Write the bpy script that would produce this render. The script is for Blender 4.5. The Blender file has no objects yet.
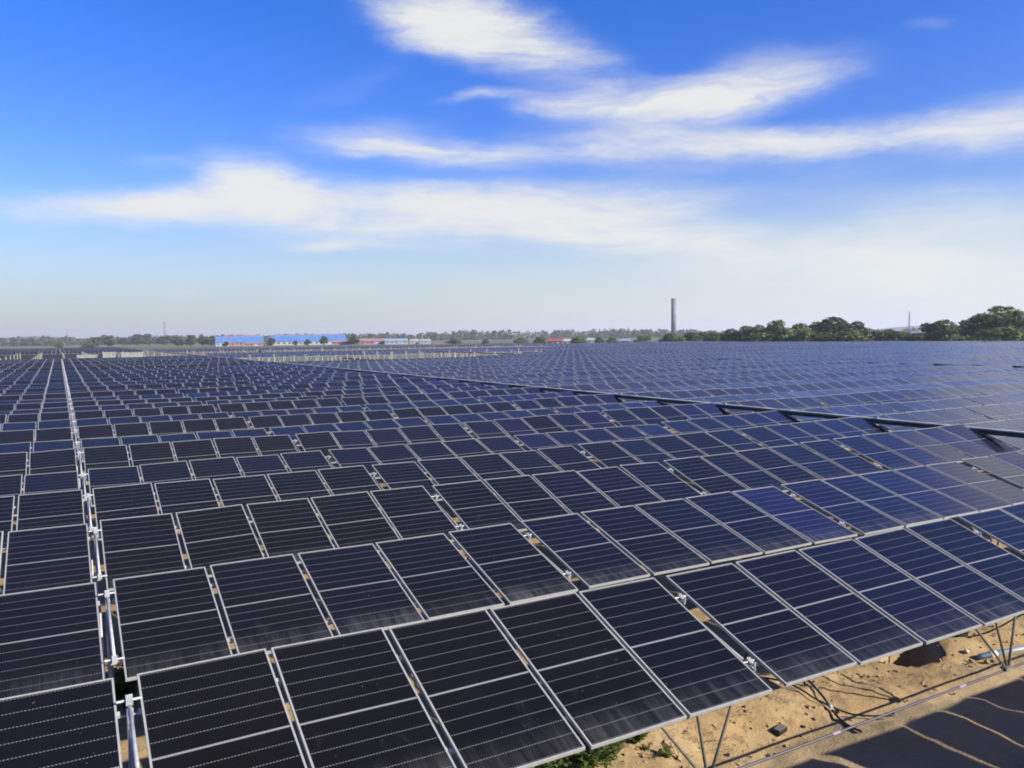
import bpy, bmesh, math, random
import numpy as np
from mathutils import Vector, Matrix, Quaternion
R = math.radians
PI = math.pi
random.seed(7)
rng = np.random.default_rng(11)
scene = bpy.context.scene
COL = scene.collection

# ------------------------------------------------------------------ camera
CAM = Vector((-0.407, -6.873, 3.340))
F_PX, PITCH, YAW, ROLL = 806.2, 0.0590, 0.51115, -0.0123
_right = Vector((math.cos(YAW), -math.sin(YAW), 0))
_fwd = Vector((math.sin(YAW) * math.cos(PITCH), math.cos(YAW) * math.cos(PITCH), -math.sin(PITCH)))
_up = _right.cross(_fwd)
_R = _right * math.cos(ROLL) + _up * math.sin(ROLL)
_U = -_right * math.sin(ROLL) + _up * math.cos(ROLL)
cam_data = bpy.data.cameras.new('camera')
cam = bpy.data.objects.new('camera', cam_data)
COL.objects.link(cam)
cam_data.sensor_width = 36
cam_data.lens = F_PX / 1024 * 36
cam_data.clip_start = 0.05
cam_data.clip_end = 20000
_m = Matrix((_R, _U, -_fwd)).transposed().to_4x4()
_m.translation = CAM
cam.matrix_world = _m
scene.camera = cam

# ------------------------------------------------------------------ light
SUN_DIR = Vector((1.09, -1.58, 1.0)).normalized()          # towards the sun
SUN_EL = math.asin(SUN_DIR.z)
SUN_AZ = math.atan2(SUN_DIR.x, SUN_DIR.y)                  # clockwise from +Y
sd = bpy.data.lights.new('sun', 'SUN')
sd.energy = 5.0
sd.angle = R(0.45)
sd.color = (1.0, 0.95, 0.85)
sun = bpy.data.objects.new('sun', sd)
COL.objects.link(sun)
sun.rotation_euler = SUN_DIR.to_track_quat('Z', 'Y').to_euler()
sun.location = (0, 0, 60)

scene.view_settings.view_transform = 'Standard'
scene.view_settings.look = 'None'
scene.view_settings.exposure = 1.0
scene.view_settings.gamma = 1.0
scene.view_settings.use_curve_mapping = False
scene.cycles.use_denoising = True
scene.cycles.max_bounces = 6
scene.cycles.filter_width = 1.9
scene.cycles.volume_bounces = 0
scene.cycles.sample_clamp_indirect = 6.0


class NT:
    """small helper for node trees"""
    def __init__(self, tree):
        self.t = tree
        self.n = tree.nodes
        self.l = tree.links

    def node(self, typ, **kw):
        nd = self.n.new(typ)
        for k, v in kw.items():
            setattr(nd, k, v)
        return nd

    def put(self, sock, v):
        if v is None:
            return
        if isinstance(v, bpy.types.NodeSocket):
            self.l.new(v, sock)
        else:
            if isinstance(v, (tuple, list)) and len(v) == 3 and sock.type == 'RGBA':
                v = (*v, 1)
            sock.default_value = v

    def math(self, op, a, b=None, c=None, clamp=False):
        nd = self.node('ShaderNodeMath', operation=op, use_clamp=clamp)
        for i, v in enumerate((a, b, c)):
            self.put(nd.inputs[i], v)
        return nd.outputs[0]

    def ramp(self, x, a0, a1, b0=0.0, b1=1.0, smooth=True):
        nd = self.node('ShaderNodeMapRange')
        nd.interpolation_type = 'SMOOTHSTEP' if smooth else 'LINEAR'
        nd.clamp = True
        for i, v in enumerate((x, a0, a1, b0, b1)):
            self.put(nd.inputs[i], v)
        return nd.outputs[0]

    def noise(self, vec, scale, detail=3, rough=0.55, dist=0.0, dim='3D', color=False):
        nd = self.node('ShaderNodeTexNoise', noise_dimensions=dim)
        if vec is not None:
            self.l.new(vec, nd.inputs['Vector'])
        nd.inputs['Scale'].default_value = scale
        nd.inputs['Detail'].default_value = detail
        nd.inputs['Roughness'].default_value = rough
        nd.inputs['Distortion'].default_value = dist
        return nd.outputs['Color' if color else 'Fac']

    def mix(self, fac, a, b, blend='MIX'):
        nd = self.node('ShaderNodeMix', data_type='RGBA', blend_type=blend)
        self.put(nd.inputs[0], fac)
        self.put(nd.inputs[6], a)
        self.put(nd.inputs[7], b)
        return nd.outputs[2]

    def vmath(self, op, a, b=None):
        nd = self.node('ShaderNodeVectorMath', operation=op)
        self.put(nd.inputs[0], a)
        if b is not None:
            self.put(nd.inputs[1], b)
        return nd.outputs['Value' if op in ('LENGTH', 'DOT_PRODUCT') else 'Vector']

    def sep(self, v):
        nd = self.node('ShaderNodeSeparateXYZ')
        self.l.new(v, nd.inputs[0])
        return nd.outputs

    def comb(self, x, y, z=0.0):
        nd = self.node('ShaderNodeCombineXYZ')
        for i, v in enumerate((x, y, z)):
            self.put(nd.inputs[i], v)
        return nd.outputs[0]

    def mapping(self, v, loc=(0, 0, 0), rot=(0, 0, 0), scale=(1, 1, 1), typ='POINT'):
        nd = self.node('ShaderNodeMapping', vector_type=typ)
        self.l.new(v, nd.inputs[0])
        nd.inputs['Location'].default_value = loc
        nd.inputs['Rotation'].default_value = rot
        nd.inputs['Scale'].default_value = scale
        return nd.outputs[0]


# ------------------------------------------------------------------ sky with cirrus
world = bpy.data.worlds.new('World')
scene.world = world
world.use_nodes = True
w = NT(world.node_tree)
w.n.clear()
out = w.node('ShaderNodeOutputWorld')
sky = w.node('ShaderNodeTexSky', sky_type='NISHITA')
sky.sun_disc = False
sky.sun_elevation = SUN_EL
sky.sun_rotation = SUN_AZ
sky.altitude = 0
sky.air_density = 1.0
sky.dust_density = 0.7
sky.ozone_density = 2.2
hsv = w.node('ShaderNodeHueSaturation')
hsv.inputs['Saturation'].default_value = 1.46
hsv.inputs['Value'].default_value = 1.0
w.l.new(sky.outputs[0], hsv.inputs['Color'])
bg = w.node('ShaderNodeBackground')
bg.inputs[1].default_value = 0.074
geo = w.node('ShaderNodeTexCoord')
dirv = w.vmath('NORMALIZE', geo.outputs['Generated'])
dx, dy, dz = w.sep(dirv)
az = w.math('ARCTAN2', dx, dy)
el = w.math('ARCSINE', dz)
tone = w.mix(w.ramp(el, 0.02, 0.30), (1.00, 0.945, 1.10), (1.18, 0.87, 1.42))
w.l.new(w.mix(1.0, hsv.outputs[0], tone, 'MULTIPLY'), bg.inputs[0])
q = w.comb(az, el, 0.0)
warp = w.vmath('SUBTRACT', w.noise(w.mapping(q, scale=(7, 13, 1)), 1.0, 7, 0.64, color=True), (0.5, 0.5, 0.5))
warp = w.vmath('MULTIPLY', warp, (0.115, 0.032, 0.0))
qw = w.vmath('ADD', q, warp)
# azimuth, elevation, half length, half height, slope, strength: streaks of cirrus, the last line added out of view
CLOUDS = [(0.4449, 0.3753, 0.1136, 0.0306, -0.088, 1.0), (0.5259, 0.3368, 0.135, 0.0348, -0.198, 1.1), (0.4173, 0.3465, 0.0724, 0.0219, -0.143, 0.7),
    (0.6787, 0.2686, 0.1485, 0.0279, -0.044, 1.05), (0.8126, 0.2802, 0.1146, 0.03, 0.073, 1.0), (0.5737, 0.2713, 0.0727, 0.0133, -0.062, 0.5),
    (0.6846, 0.2216, 0.1707, 0.0254, -0.057, 1.05), (0.9004, 0.2151, 0.1488, 0.0191, -0.024, 1.05), (1.0554, 0.2107, 0.0956, 0.0325, -0.034, 0.95),
    (0.3432, 0.237, 0.1011, 0.0252, 0.074, 0.75), (0.442, 0.2175, 0.1219, 0.0189, -0.043, 1.1), (0.0778, 0.1478, 0.1732, 0.0211, 0.078, 0.95),
    (0.2121, 0.1869, 0.0726, 0.0335, -0.247, 0.95), (0.294, 0.1508, 0.2292, 0.0417, -0.023, 1.05), (0.5849, 0.1682, 0.2675, 0.0264, -0.004, 0.85),
    (0.5663, 0.1301, 0.2171, 0.0305, 0.032, 0.8), (0.609, 0.125, 0.1809, 0.0308, -0.178, 0.42), (0.7751, 0.1059, 0.198, 0.0349, -0.087, 0.62),
    (0.9332, 0.0766, 0.2481, 0.0433, -0.037, 0.62), (1.0017, 0.1301, 0.1505, 0.0348, -0.128, 0.66), (1.0221, 0.0438, 0.1477, 0.0481, -0.087, 0.45),
    (0.4747, 0.2843, 0.063, 0.0082, 0.053, 0.6), (0.9821, 0.3177, 0.0361, 0.0086, -0.064, 0.38), (0.2946, 0.0596, 0.0745, 0.0108, 0.024, 0.45),
    (0.2988, 0.11, 0.0634, 0.0071, 0.025, 0.5), (0.1026, 0.1997, 0.0442, 0.0096, 0.071, 0.4), (0.1342, 0.0553, 0.052, 0.0068, 0.009, 0.3),
    (0.8758, 0.0318, 0.3577, 0.0775, -0.044, 0.12), (0.3211, 0.2959, 0.093, 0.0161, 0.422, 0.22), (0.808, 0.3119, 0.0674, 0.0216, 0.015, 0.3),
    (0.8955, 0.1899, 0.0908, 0.0162, -0.045, 0.3),
    (1.21, 0.37, 0.12, 0.075, 0.0, 1.25), (1.33, 0.22, 0.22, 0.08, 0.0, 1.0), (1.9, 0.30, 0.35, 0.12, 0.0, 0.9), (0.35, 0.98, 1.0, 0.36, 0.0, 0.40)]  # unseen clouds added to pale the reflections in the panels
dens = None
for (a0, e0, la, hb, ang, s) in CLOUDS:
    mm = w.mapping(qw, (a0, e0, 0), (0, 0, ang), (la * 1.07, hb * 1.10, 1), 'TEXTURE')
    b = w.ramp(w.vmath('LENGTH', mm), 1.36, 0.0, 0.0, s)
    dens = b if dens is None else w.math('ADD', dens, b)
streak = w.noise(w.mapping(qw, rot=(0, 0, 0.06), scale=(5, 30, 1)), 1.0, 8, 0.64, 0.9)
fine = w.noise(w.mapping(q, rot=(0, 0, -0.05), scale=(16, 95, 1)), 1.0, 5, 0.65, 1.0)
tex = w.math('ADD', w.math('MULTIPLY', streak, 1.35), w.math('MULTIPLY', fine, 0.50))
alpha = w.math('MULTIPLY', dens, w.math('SUBTRACT', tex, 0.10))
alpha = w.ramp(alpha, 0.0, 1.22, 0.0, 0.95, True)
veil = w.math('MULTIPLY', w.ramp(el, 0.20, -0.01, 0.0, 1.0), 0.82)
veil = w.math('MULTIPLY', veil, w.ramp(az, -0.3, 1.0, 0.85, 1.15))
cl_bg = w.node('ShaderNodeBackground')
cl_bg.inputs[0].default_value = (0.71, 0.712, 0.69, 1)
cl_bg.inputs[1].default_value = 0.60
hz_bg = w.node('ShaderNodeBackground')
w.l.new(w.mix(w.ramp(az, -0.1, 0.9, 0, 1), (0.345, 0.405, 0.462), (0.615, 0.655, 0.685)), hz_bg.inputs[0])
hz_bg.inputs[1].default_value = 0.62
m1 = w.node('ShaderNodeMixShader')
w.put(m1.inputs[0], veil)
w.l.new(bg.outputs[0], m1.inputs[1])
w.l.new(hz_bg.outputs[0], m1.inputs[2])
m2 = w.node('ShaderNodeMixShader')
w.put(m2.inputs[0], alpha)
w.l.new(m1.outputs[0], m2.inputs[1])
w.l.new(cl_bg.outputs[0], m2.inputs[2])
w.l.new(m2.outputs[0], out.inputs[0])
world.cycles.sampling_method = 'MANUAL'
world.cycles.sample_map_resolution = 512


# ------------------------------------------------------------------ helpers
def tag(o, label=None, cat=None, group=None, kind=None):
    if label:
        o['label'] = label
    if cat:
        o['category'] = cat
    if group:
        o['group'] = group
    if kind:
        o['kind'] = kind
    return o


def empty(name, loc=(0, 0, 0), rz=0.0):
    o = bpy.data.objects.new(name, None)
    o.empty_display_size = 0.2
    o.location = loc
    o.rotation_euler = (0, 0, rz)
    COL.objects.link(o)
    return o


def link(name, me, parent=None):
    o = bpy.data.objects.new(name, me)
    COL.objects.link(o)
    if parent is not None:
        o.parent = parent
    return o


def copy_tree(o, parent=None, children=None):
    c = o.copy()
    COL.objects.link(c)
    c.parent = parent
    for ch in (children if children is not None else o.children):
        copy_tree(ch, c)
    return c


class MB:
    """collects boxes, tubes and leaf faces; build() makes ONE mesh object"""
    def __init__(self):
        self.v = []
        self.f = []
        self.mi = []

    def box(self, c, s, rot=None, mi=0):
        i = len(self.v)
        c = Vector(c)
        for z in (-.5, .5):
            for (x, y) in ((-.5, -.5), (.5, -.5), (.5, .5), (-.5, .5)):
                p = Vector((x * s[0], y * s[1], z * s[2]))
                if rot is not None:
                    p = rot @ p
                self.v.append(tuple(c + p))
        for q_ in ((3, 2, 1, 0), (4, 5, 6, 7), (0, 1, 5, 4), (1, 2, 6, 5), (2, 3, 7, 6), (3, 0, 4, 7)):
            self.f.append(tuple(i + k for k in q_))
            self.mi.append(mi)
        return self

    def tube(self, pts, r, n=8, mi=0, r2=None):
        pts = [Vector(p) for p in pts]
        i = len(self.v)
        m = len(pts)
        for k, p in enumerate(pts):
            d = (pts[min(k + 1, m - 1)] - pts[max(k - 1, 0)]).normalized()
            a = d.orthogonal().normalized() if abs(d.z) > .95 else d.cross(Vector((0, 0, 1))).normalized()
            b = d.cross(a)
            rr = r if r2 is None else r + (r2 - r) * k / (m - 1)
            for j in range(n):
                t = 2 * PI * j / n
                self.v.append(tuple(p + (a * math.cos(t) + b * math.sin(t)) * rr))
        for k in range(m - 1):
            for j in range(n):
                a0, a1 = i + k * n + j, i + k * n + (j + 1) % n
                self.f.append((a0, a1, a1 + n, a0 + n))
                self.mi.append(mi)
        self.f.append(tuple(i + j for j in reversed(range(n))))
        self.f.append(tuple(i + (m - 1) * n + j for j in range(n)))
        self.mi += [mi, mi]
        return self

    def prism(self, poly, axis_len, mat, mi=0):
        """poly (x,z) outline extruded along local y by axis_len, centred; mat places it"""
        i = len(self.v)
        n = len(poly)
        for s in (-.5, .5):
            for (x, z) in poly:
                self.v.append(tuple(mat @ Vector((x, s * axis_len, z))))
        self.f.append(tuple(i + j for j in range(n)))
        self.f.append(tuple(i + n + j for j in reversed(range(n))))
        self.mi += [mi, mi]
        for j in range(n):
            k = (j + 1) % n
            self.f.append((i + k, i + j, i + n + j, i + n + k))
            self.mi.append(mi)
        return self

    def build(self, name, mat, parent=None, smooth=False):
        me = bpy.data.meshes.new(name)
        me.from_pydata(self.v, [], self.f)
        for m_ in (mat if isinstance(mat, (list, tuple)) else [mat]):
            me.materials.append(m_)
        if any(self.mi):
            me.polygons.foreach_set('material_index', self.mi)
        if smooth:
            me.polygons.foreach_set('use_smooth', [len(f) == 4 for f in self.f])
        me.update()
        return link(name, me, parent)


def new_mat(name):
    m = bpy.data.materials.new(name)
    m.use_nodes = True
    t = NT(m.node_tree)
    t.n.clear()
    o = t.node('ShaderNodeOutputMaterial')
    p = t.node('ShaderNodeBsdfPrincipled')
    t.l.new(p.outputs[0], o.inputs[0])
    return m, t, p, o


def plain(name, col, rough=0.6, metal=0.0, var=0.12, scale=6.0, spec=0.5, bump=0.0):
    col = tuple(c * 0.62 for c in col)
    m, t, p, o = new_mat(name)
    tc = t.node('ShaderNodeTexCoord')
    n = t.noise(tc.outputs['Object'], scale, 5, 0.6)
    dark = tuple(c * (1 - var) for c in col)
    lite = tuple(min(1, c * (1 + var)) for c in col)
    t.put(p.inputs['Base Color'], t.mix(t.ramp(n, .3, .7), dark, lite))
    p.inputs['Roughness'].default_value = rough
    p.inputs['Metallic'].default_value = metal
    p.inputs['Specular IOR Level'].default_value = spec
    if bump:
        bn = t.node('ShaderNodeBump')
        bn.inputs['Strength'].default_value = bump
        bn.inputs['Distance'].default_value = 0.02
        t.l.new(n, bn.inputs['Height'])
        t.l.new(bn.outputs[0], p.inputs['Normal'])
    return m


MAT = {}
MAT['alu'] = plain('anodised aluminium', (0.48, 0.475, 0.44), 0.45, 0.08, 0.08, 20)
MAT['galv'] = plain('galvanised steel', (0.66, 0.67, 0.66), 0.45, 0.2, 0.18, 14)
MAT['clamp'] = plain('dull clamp steel', (0.36, 0.36, 0.35), 0.5, 0.3, 0.3, 30)
MAT['strut'] = plain('weathered steel strut', (0.26, 0.25, 0.21), 0.55, 0.3, 0.2, 10)
MAT['cable'] = plain('steel cable', (0.42, 0.42, 0.42), 0.5, 0.4, 0.1, 30)
MAT['purple'] = plain('purple sheathed cable', (0.075, 0.055, 0.085), 0.5, 0.0, 0.25, 20)
MAT['clip'] = plain('lilac cable clip', (0.42, 0.30, 0.46), 0.5)
MAT['black'] = plain('black plastic', (0.012, 0.012, 0.013), 0.45, 0.0, 0.2, 20)
MAT['white'] = plain('white plastic', (0.72, 0.72, 0.70), 0.5, 0.0, 0.05, 8)
MAT['pipe_blue'] = plain('pale blue pipe', (0.36, 0.45, 0.58), 0.45, 0.0, 0.12, 6)
MAT['beam'] = plain('beam web with painted shade', (0.06, 0.065, 0.05), 0.8, 0.0, 0.25, 1.5)  # web coloured dark to stand for its shaded face
MAT['flange'] = plain('beam flange with painted light', (0.62, 0.62, 0.58), 0.6, 0.0, 0.3, 1.5)  # pale colour stands for the sunlit top edge
MAT['concrete'] = plain('concrete', (0.36, 0.35, 0.32), 0.85, 0.0, 0.18, 0.6)
MAT['post'] = plain('bare pile', (0.34, 0.33, 0.26), 0.85, 0.0, 0.2, 1.2)
MAT['chimney'] = plain('chimney concrete', (0.21, 0.225, 0.26), 0.9, 0.0, 0.2, 0.15)
MAT['blue_roof'] = plain('blue steel roofing', (0.12, 0.25, 0.54), 0.5, 0.0, 0.12, 0.2)
MAT['red_roof'] = plain('red roofing', (0.36, 0.10, 0.08), 0.7, 0.0, 0.15, 0.3)
MAT['pink_wall'] = plain('pale red render', (0.42, 0.23, 0.21), 0.85, 0.0, 0.15, 0.3)
MAT['pale_wall'] = plain('pale render', (0.50, 0.50, 0.48), 0.85, 0.0, 0.1, 0.3)
MAT['pale_blue_wall'] = plain('pale blue sheeting', (0.33, 0.42, 0.60), 0.7, 0.0, 0.12, 0.3)
MAT['glass'] = plain('dark window glass', (0.03, 0.035, 0.04), 0.15, 0.0, 0.1, 1)
MAT['bark'] = plain('bark', (0.075, 0.06, 0.045), 0.9, 0.0, 0.3, 3)
MAT['stone'] = plain('pale stone', (0.55, 0.53, 0.48), 0.9, 0.0, 0.15, 30)
MAT['clod'] = plain('sand clods', (0.40, 0.28, 0.145), 0.95, 0.0, 0.3, 25)
MAT['twig'] = plain('dry brown stalks', (0.16, 0.11, 0.055), 0.9, 0.0, 0.3, 20)
MAT['lattice'] = plain('mast steel', (0.25, 0.26, 0.27), 0.7, 0.2, 0.1, 1)


def foliage(name, a, b):
    m, t, p, o = new_mat(name)
    at = t.node('ShaderNodeAttribute')
    at.attribute_name = 'tone'
    oi = t.node('ShaderNodeObjectInfo')
    c = t.mix(at.outputs['Fac'], a, b)
    h = t.node('ShaderNodeHueSaturation')
    t.put(h.inputs['Hue'], t.ramp(oi.outputs['Random'], 0, 1, .485, .51, False))
    t.put(h.inputs['Value'], t.ramp(oi.outputs['Random'], 0, 1, .8, 1.15, False))
    t.l.new(c, h.inputs['Color'])
    t.l.new(h.outputs[0], p.inputs['Base Color'])
    p.inputs['Roughness'].default_value = 0.6
    p.inputs['Specular IOR Level'].default_value = 0.3
    tr = t.node('ShaderNodeBsdfTranslucent')
    t.l.new(h.outputs[0], tr.inputs[0])
    mx = t.node('ShaderNodeMixShader')
    mx.inputs[0].default_value = 0.35
    t.l.new(p.outputs[0], mx.inputs[1])
    t.l.new(tr.outputs[0], mx.inputs[2])
    t.l.new(mx.outputs[0], o.inputs[0])
    return m


MAT['leaf'] = foliage('tree foliage', (0.046, 0.074, 0.021), (0.14, 0.178, 0.052))
MAT['leaf_dark'] = foliage('dark tree foliage', (0.033, 0.050, 0.020), (0.092, 0.118, 0.042))
MAT['weed'] = foliage('weed leaves', (0.042, 0.082, 0.013), (0.155, 0.21, 0.045))

# module sizes
W, L, GAP, WIDE, POLE, SPAN = 1.134, 2.077, 0.061, 0.215, 0.181, 24.5


def panel_face_material(name, individual, ior=1.31, sheen=0.06, film=0.010):
    m, t, p, o = new_mat(name)
    uvn = t.node('ShaderNodeUVMap')
    uvn.uv_map = 'UVMap'
    u, v, _ = t.sep(uvn.outputs[0])
    oi = t.node('ShaderNodeObjectInfo')
    if individual:
        cs = t.node('ShaderNodeSeparateColor')
        t.l.new(oi.outputs['Color'], cs.inputs[0])
        tint, dirt, rnd = cs.outputs[0], cs.outputs[1], cs.outputs[2]
    else:
        a = t.node('ShaderNodeAttribute')
        a.attribute_name = 'tint'
        cs = t.node('ShaderNodeSeparateColor')
        t.l.new(a.outputs['Color'], cs.inputs[0])
        tint, dirt, rnd = cs.outputs[0], cs.outputs[1], cs.outputs[2]
    # the cells: charcoal to deep blue by module, the blue partly painted sky reflection
    cell = t.mix(tint, (0.0027, 0.0021, 0.0008), (0.0080, 0.0080, 0.036))
    shift = t.comb(u, v, t.math('MULTIPLY', rnd, 57.0))
    blotch = t.noise(t.mapping(shift, scale=(2.0, 3.0, 1)), 1.0, 3, 0.5)
    cell = t.mix(t.ramp(blotch, .35, .75, 0.0, 0.35), cell, (0.005, 0.0045, 0.004))
    # dashed pads between the full cell rows, solid line across the middle
    av = t.math('ABSOLUTE', t.math('SUBTRACT', v, 0.5))
    fr = t.math('FRACT', t.math('MULTIPLY', t.math('SUBTRACT', av, 0.004), 12 / 0.965))
    line = t.math('GREATER_THAN', t.math('ABSOLUTE', t.math('SUBTRACT', fr, 0.5)), 0.5 - 0.027)
    dash = t.math('LESS_THAN', t.math('FRACT', t.math('MULTIPLY', u, 42.0)), 0.6)
    dashed = t.math('MULTIPLY', t.math('MULTIPLY', line, dash), 0.78)
    mid = t.math('LESS_THAN', av, 0.0048)
    cu = t.math('FRACT', t.math('MULTIPLY', u, 30.0))
    bus = t.math('MULTIPLY', t.math('GREATER_THAN', t.math('ABSOLUTE', t.math('SUBTRACT', cu, 0.5)), 0.47), 0.007)
    c1 = t.mix(bus, cell, (0.3, 0.3, 0.3))
    c1 = t.mix(dashed, c1, (0.155, 0.155, 0.148))
    c1 = t.mix(mid, c1, (0.19, 0.19, 0.18))
    # dust: thin film (glare painted into it beyond the beam), run-down streaks gathered along the lower edge
    st = t.noise(t.mapping(shift, scale=(10, 1.3, 1)), 1.0, 6, 0.68, 0.5)
    st2 = t.noise(t.mapping(shift, scale=(5, 5, 1)), 1.0, 4, 0.6, 0.3)
    band = t.math('MULTIPLY', t.ramp(v, 0.24, 0.02), t.ramp(st, 0.36, 0.72, 0.12, 1.0))
    smear = t.math('MULTIPLY', t.ramp(v, 0.62, 0.12), t.ramp(st2, 0.58, 0.80))
    dust = t.math('ADD', t.math('MULTIPLY', band, 0.23), t.math('MULTIPLY', smear, 0.09))
    dust = t.math('MULTIPLY', dust, t.math('ADD', dirt, 0.15))
    spots = t.ramp(t.noise(t.mapping(shift, scale=(34, 62, 1)), 1.0, 1, 0.5), 0.785, 0.81, 0.0, 0.5)
    dust = t.math('ADD', t.math('ADD', dust, film), t.math('MULTIPLY', spots, dirt), clamp=True)
    c1 = t.mix(dust, c1, (0.185, 0.18, 0.17))
    rough = t.math('ADD', 0.10, t.math('MULTIPLY', dust, 0.8))
    if not individual:
        fu = t.math('GREATER_THAN', t.math('ABSOLUTE', t.math('SUBTRACT', u, 0.5)), 0.5 - 0.020 / W)
        fv = t.math('GREATER_THAN', t.math('ABSOLUTE', t.math('SUBTRACT', v, 0.5)), 0.5 - 0.010 / L)
        fm = t.math('MAXIMUM', fu, fv)
        c1 = t.mix(fm, c1, (0.31, 0.31, 0.29))
        rough = t.math('MAXIMUM', rough, t.math('MULTIPLY', fm, 0.45))
    t.l.new(c1, p.inputs['Base Color'])
    t.l.new(rough, p.inputs['Roughness'])
    p.inputs['IOR'].default_value = ior
    p.inputs['Sheen Weight'].default_value = sheen
    p.inputs['Sheen Roughness'].default_value = 0.35
    p.inputs['Sheen Tint'].default_value = (0.80, 0.82, 0.88, 1)
    p.inputs['Specular IOR Level'].default_value = 0.5
    return m


MAT['face'] = panel_face_material('solar cells', True)
MAT['face_dust_glare'] = panel_face_material('solar cells behind the beam', True, 1.48, 0.16, 0.05)  # pale film holds dust and painted grazing glare
MAT['far_dust_glare'] = panel_face_material('far solar cells behind the beam', False, 1.48, 0.18, 0.08)  # stronger film, glare painted in along with the dust
MAT['face_far'] = panel_face_material('solar cells of the far field', False)

# ------------------------------------------------------------------ ground: one sheet to the horizon
def gz(x, y):
    h = -2.72 + 0.05 * math.sin(x * 1.3 + y * .7) + 0.05 * math.sin(2.1 * y - x * .6 + 1) + 0.025 * math.sin(5.2 * y + x * 1.1) + 0.03 * math.sin(3.7 * x + 2.2 * y)
    h += 0.20 * math.exp(-((y - 2.35 - .15 * math.sin(x * .9)) / .75) ** 2) * (1 if x > 4 else math.exp(-((x - 4) / 2) ** 2))
    # a small pit below the front row, shaped deep to gather dark shade
    h -= 1.1 * math.exp(-(((x - 13.1) / .52) ** 2 + ((y - 2.36) / .36) ** 2) ** 2)
    return h


def grow(a, step, k, lim):
    r = []
    while abs(a) < lim:
        a += step
        r.append(a)
        step *= k
    return r


xs = sorted(grow(-2.0, -0.25, 1.25, 9000)) + list(np.arange(-2.0, 17.01, 0.11)) + grow(17.0, 0.2, 1.22, 9000)
ys = sorted(grow(-4.0, -0.25, 1.3, 3000)) + list(np.arange(-4.0, 7.01, 0.11)) + grow(7.0, 0.2, 1.22, 12000)
from mathutils import noise as mnoise
gv, gf = [], []
for y in ys:
    for x in xs:
        z = gz(x, y) if abs(x) < 400 and abs(y) < 400 else -2.72
        if -3 < x < 18 and -5 < y < 8:
            z += 0.05 * mnoise.noise((x * 2.3, y * 2.3, 0)) + 0.035 * mnoise.noise((x * 5.5, y * 5.5, 3.1)) * (1 if y > 1 else .35)
            z += 0.022 * max(0, mnoise.noise((x * 11, y * 11, 7.7))) * (1.3 if y > 1.2 else .3)
        gv.append((x, y, z))
nx = len(xs)
for j in range(len(ys) - 1):
    for i in range(nx - 1):
        a = j * nx + i
        gf.append((a, a + 1, a + nx + 1, a + nx))
m, t, p, o = new_mat('sandy ground')
tc = t.node('ShaderNodeTexCoord')
pos = tc.outputs['Object']
gx, gy, _ = t.sep(pos)
n1 = t.noise(pos, 0.9, 6, 0.6)
n2 = t.noise(pos, 5.0, 6, 0.65)
n3 = t.noise(pos, 26.0, 4, 0.7)
sand = t.mix(t.ramp(n1, .35, .7), (0.290, 0.198, 0.097), (0.360, 0.260, 0.135))
sand = t.mix(t.ramp(n2, .48, .68, 0, .7), sand, (0.155, 0.105, 0.055))
sand = t.mix(t.ramp(n3, .55, .72, 0, .65), sand, (0.125, 0.085, 0.045))
# a smoothed, paler track of compacted sand below the cable
track = t.math('MULTIPLY', t.ramp(gy, 1.35, 1.05), t.ramp(gy, -1.2, -.4))
sand = t.mix(t.math('MULTIPLY', track, .65), sand, (0.315, 0.24, 0.14))
gmix = t.ramp(t.noise(pos, 0.13, 5, 0.65), .54, .66, 0, .6)
far = t.ramp(gy, 12, 40)
sand = t.mix(t.math('MULTIPLY', gmix, far), sand, (0.065, 0.075, 0.026))
sand = t.mix(t.ramp(gy, 60, 140, 0, .88), sand, (0.108, 0.112, 0.088))
dist = t.vmath('LENGTH', pos)
fld = t.mix(t.ramp(t.noise(pos, 0.006, 4, .6), .42, .6), (0.065, 0.085, 0.03), (0.17, 0.15, 0.09))
sand = t.mix(t.ramp(dist, 420, 700), sand, fld)
t.l.new(sand, p.inputs['Base Color'])
p.inputs['Roughness'].default_value = 0.95
p.inputs['Specular IOR Level'].default_value = 0.15
bn = t.node('ShaderNodeBump')
bn.inputs['Strength'].default_value = 0.8
bn.inputs['Distance'].default_value = 0.045
t.l.new(t.math('ADD', t.math('MULTIPLY', n2, .6), t.math('MULTIPLY', n3, .5)), bn.inputs['Height'])
t.l.new(bn.outputs[0], p.inputs['Normal'])
gme = bpy.data.meshes.new('ground')
gme.from_pydata(gv, [], gf)
gme.materials.append(m)
gme.polygons.foreach_set('use_smooth', [True] * len(gf))
gme.update()
ground = tag(link('ground', gme), kind='structure')


# ------------------------------------------------------------------ the solar field
def gap_w(k):
    return POLE if k == 0 else (WIDE if k % 5 == 0 else GAP)


OFF = []
_x = gap_w(0) / 2
for k in range(20):
    OFF.append(_x + W / 2)
    _x += W + gap_w(k + 1)
PITCH_R = 3.692
ROWS = {0: (-4.95, 0.0, R(19.7))}
_til = [19.7, 16.3, 18.5, 17.5, 16.2, 20.3, 13.2, 20.5, 13.6, 20.0, 15.0, 19.2, 14.0, 20.5]
_zt = [0, -0.025, -.04, -.05, -.12, -.10, -.10, -.13, -.08, -.12, -.10, -.15, -.08, -.13]
for r in range(1, 125):
    if r <= len(_til):
        ti, zz = _til[r - 1], _zt[r - 1]
    else:
        ti = (19.6 if r % 2 == 0 else 14.5) + rng.normal(0, 1.5)
        zz = -.11 + rng.normal(0, .035)
    ROWS[r] = ((r - 1) * PITCH_R + (rng.normal(0, .035) if r > 3 else 0), zz, R(ti))


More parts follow.
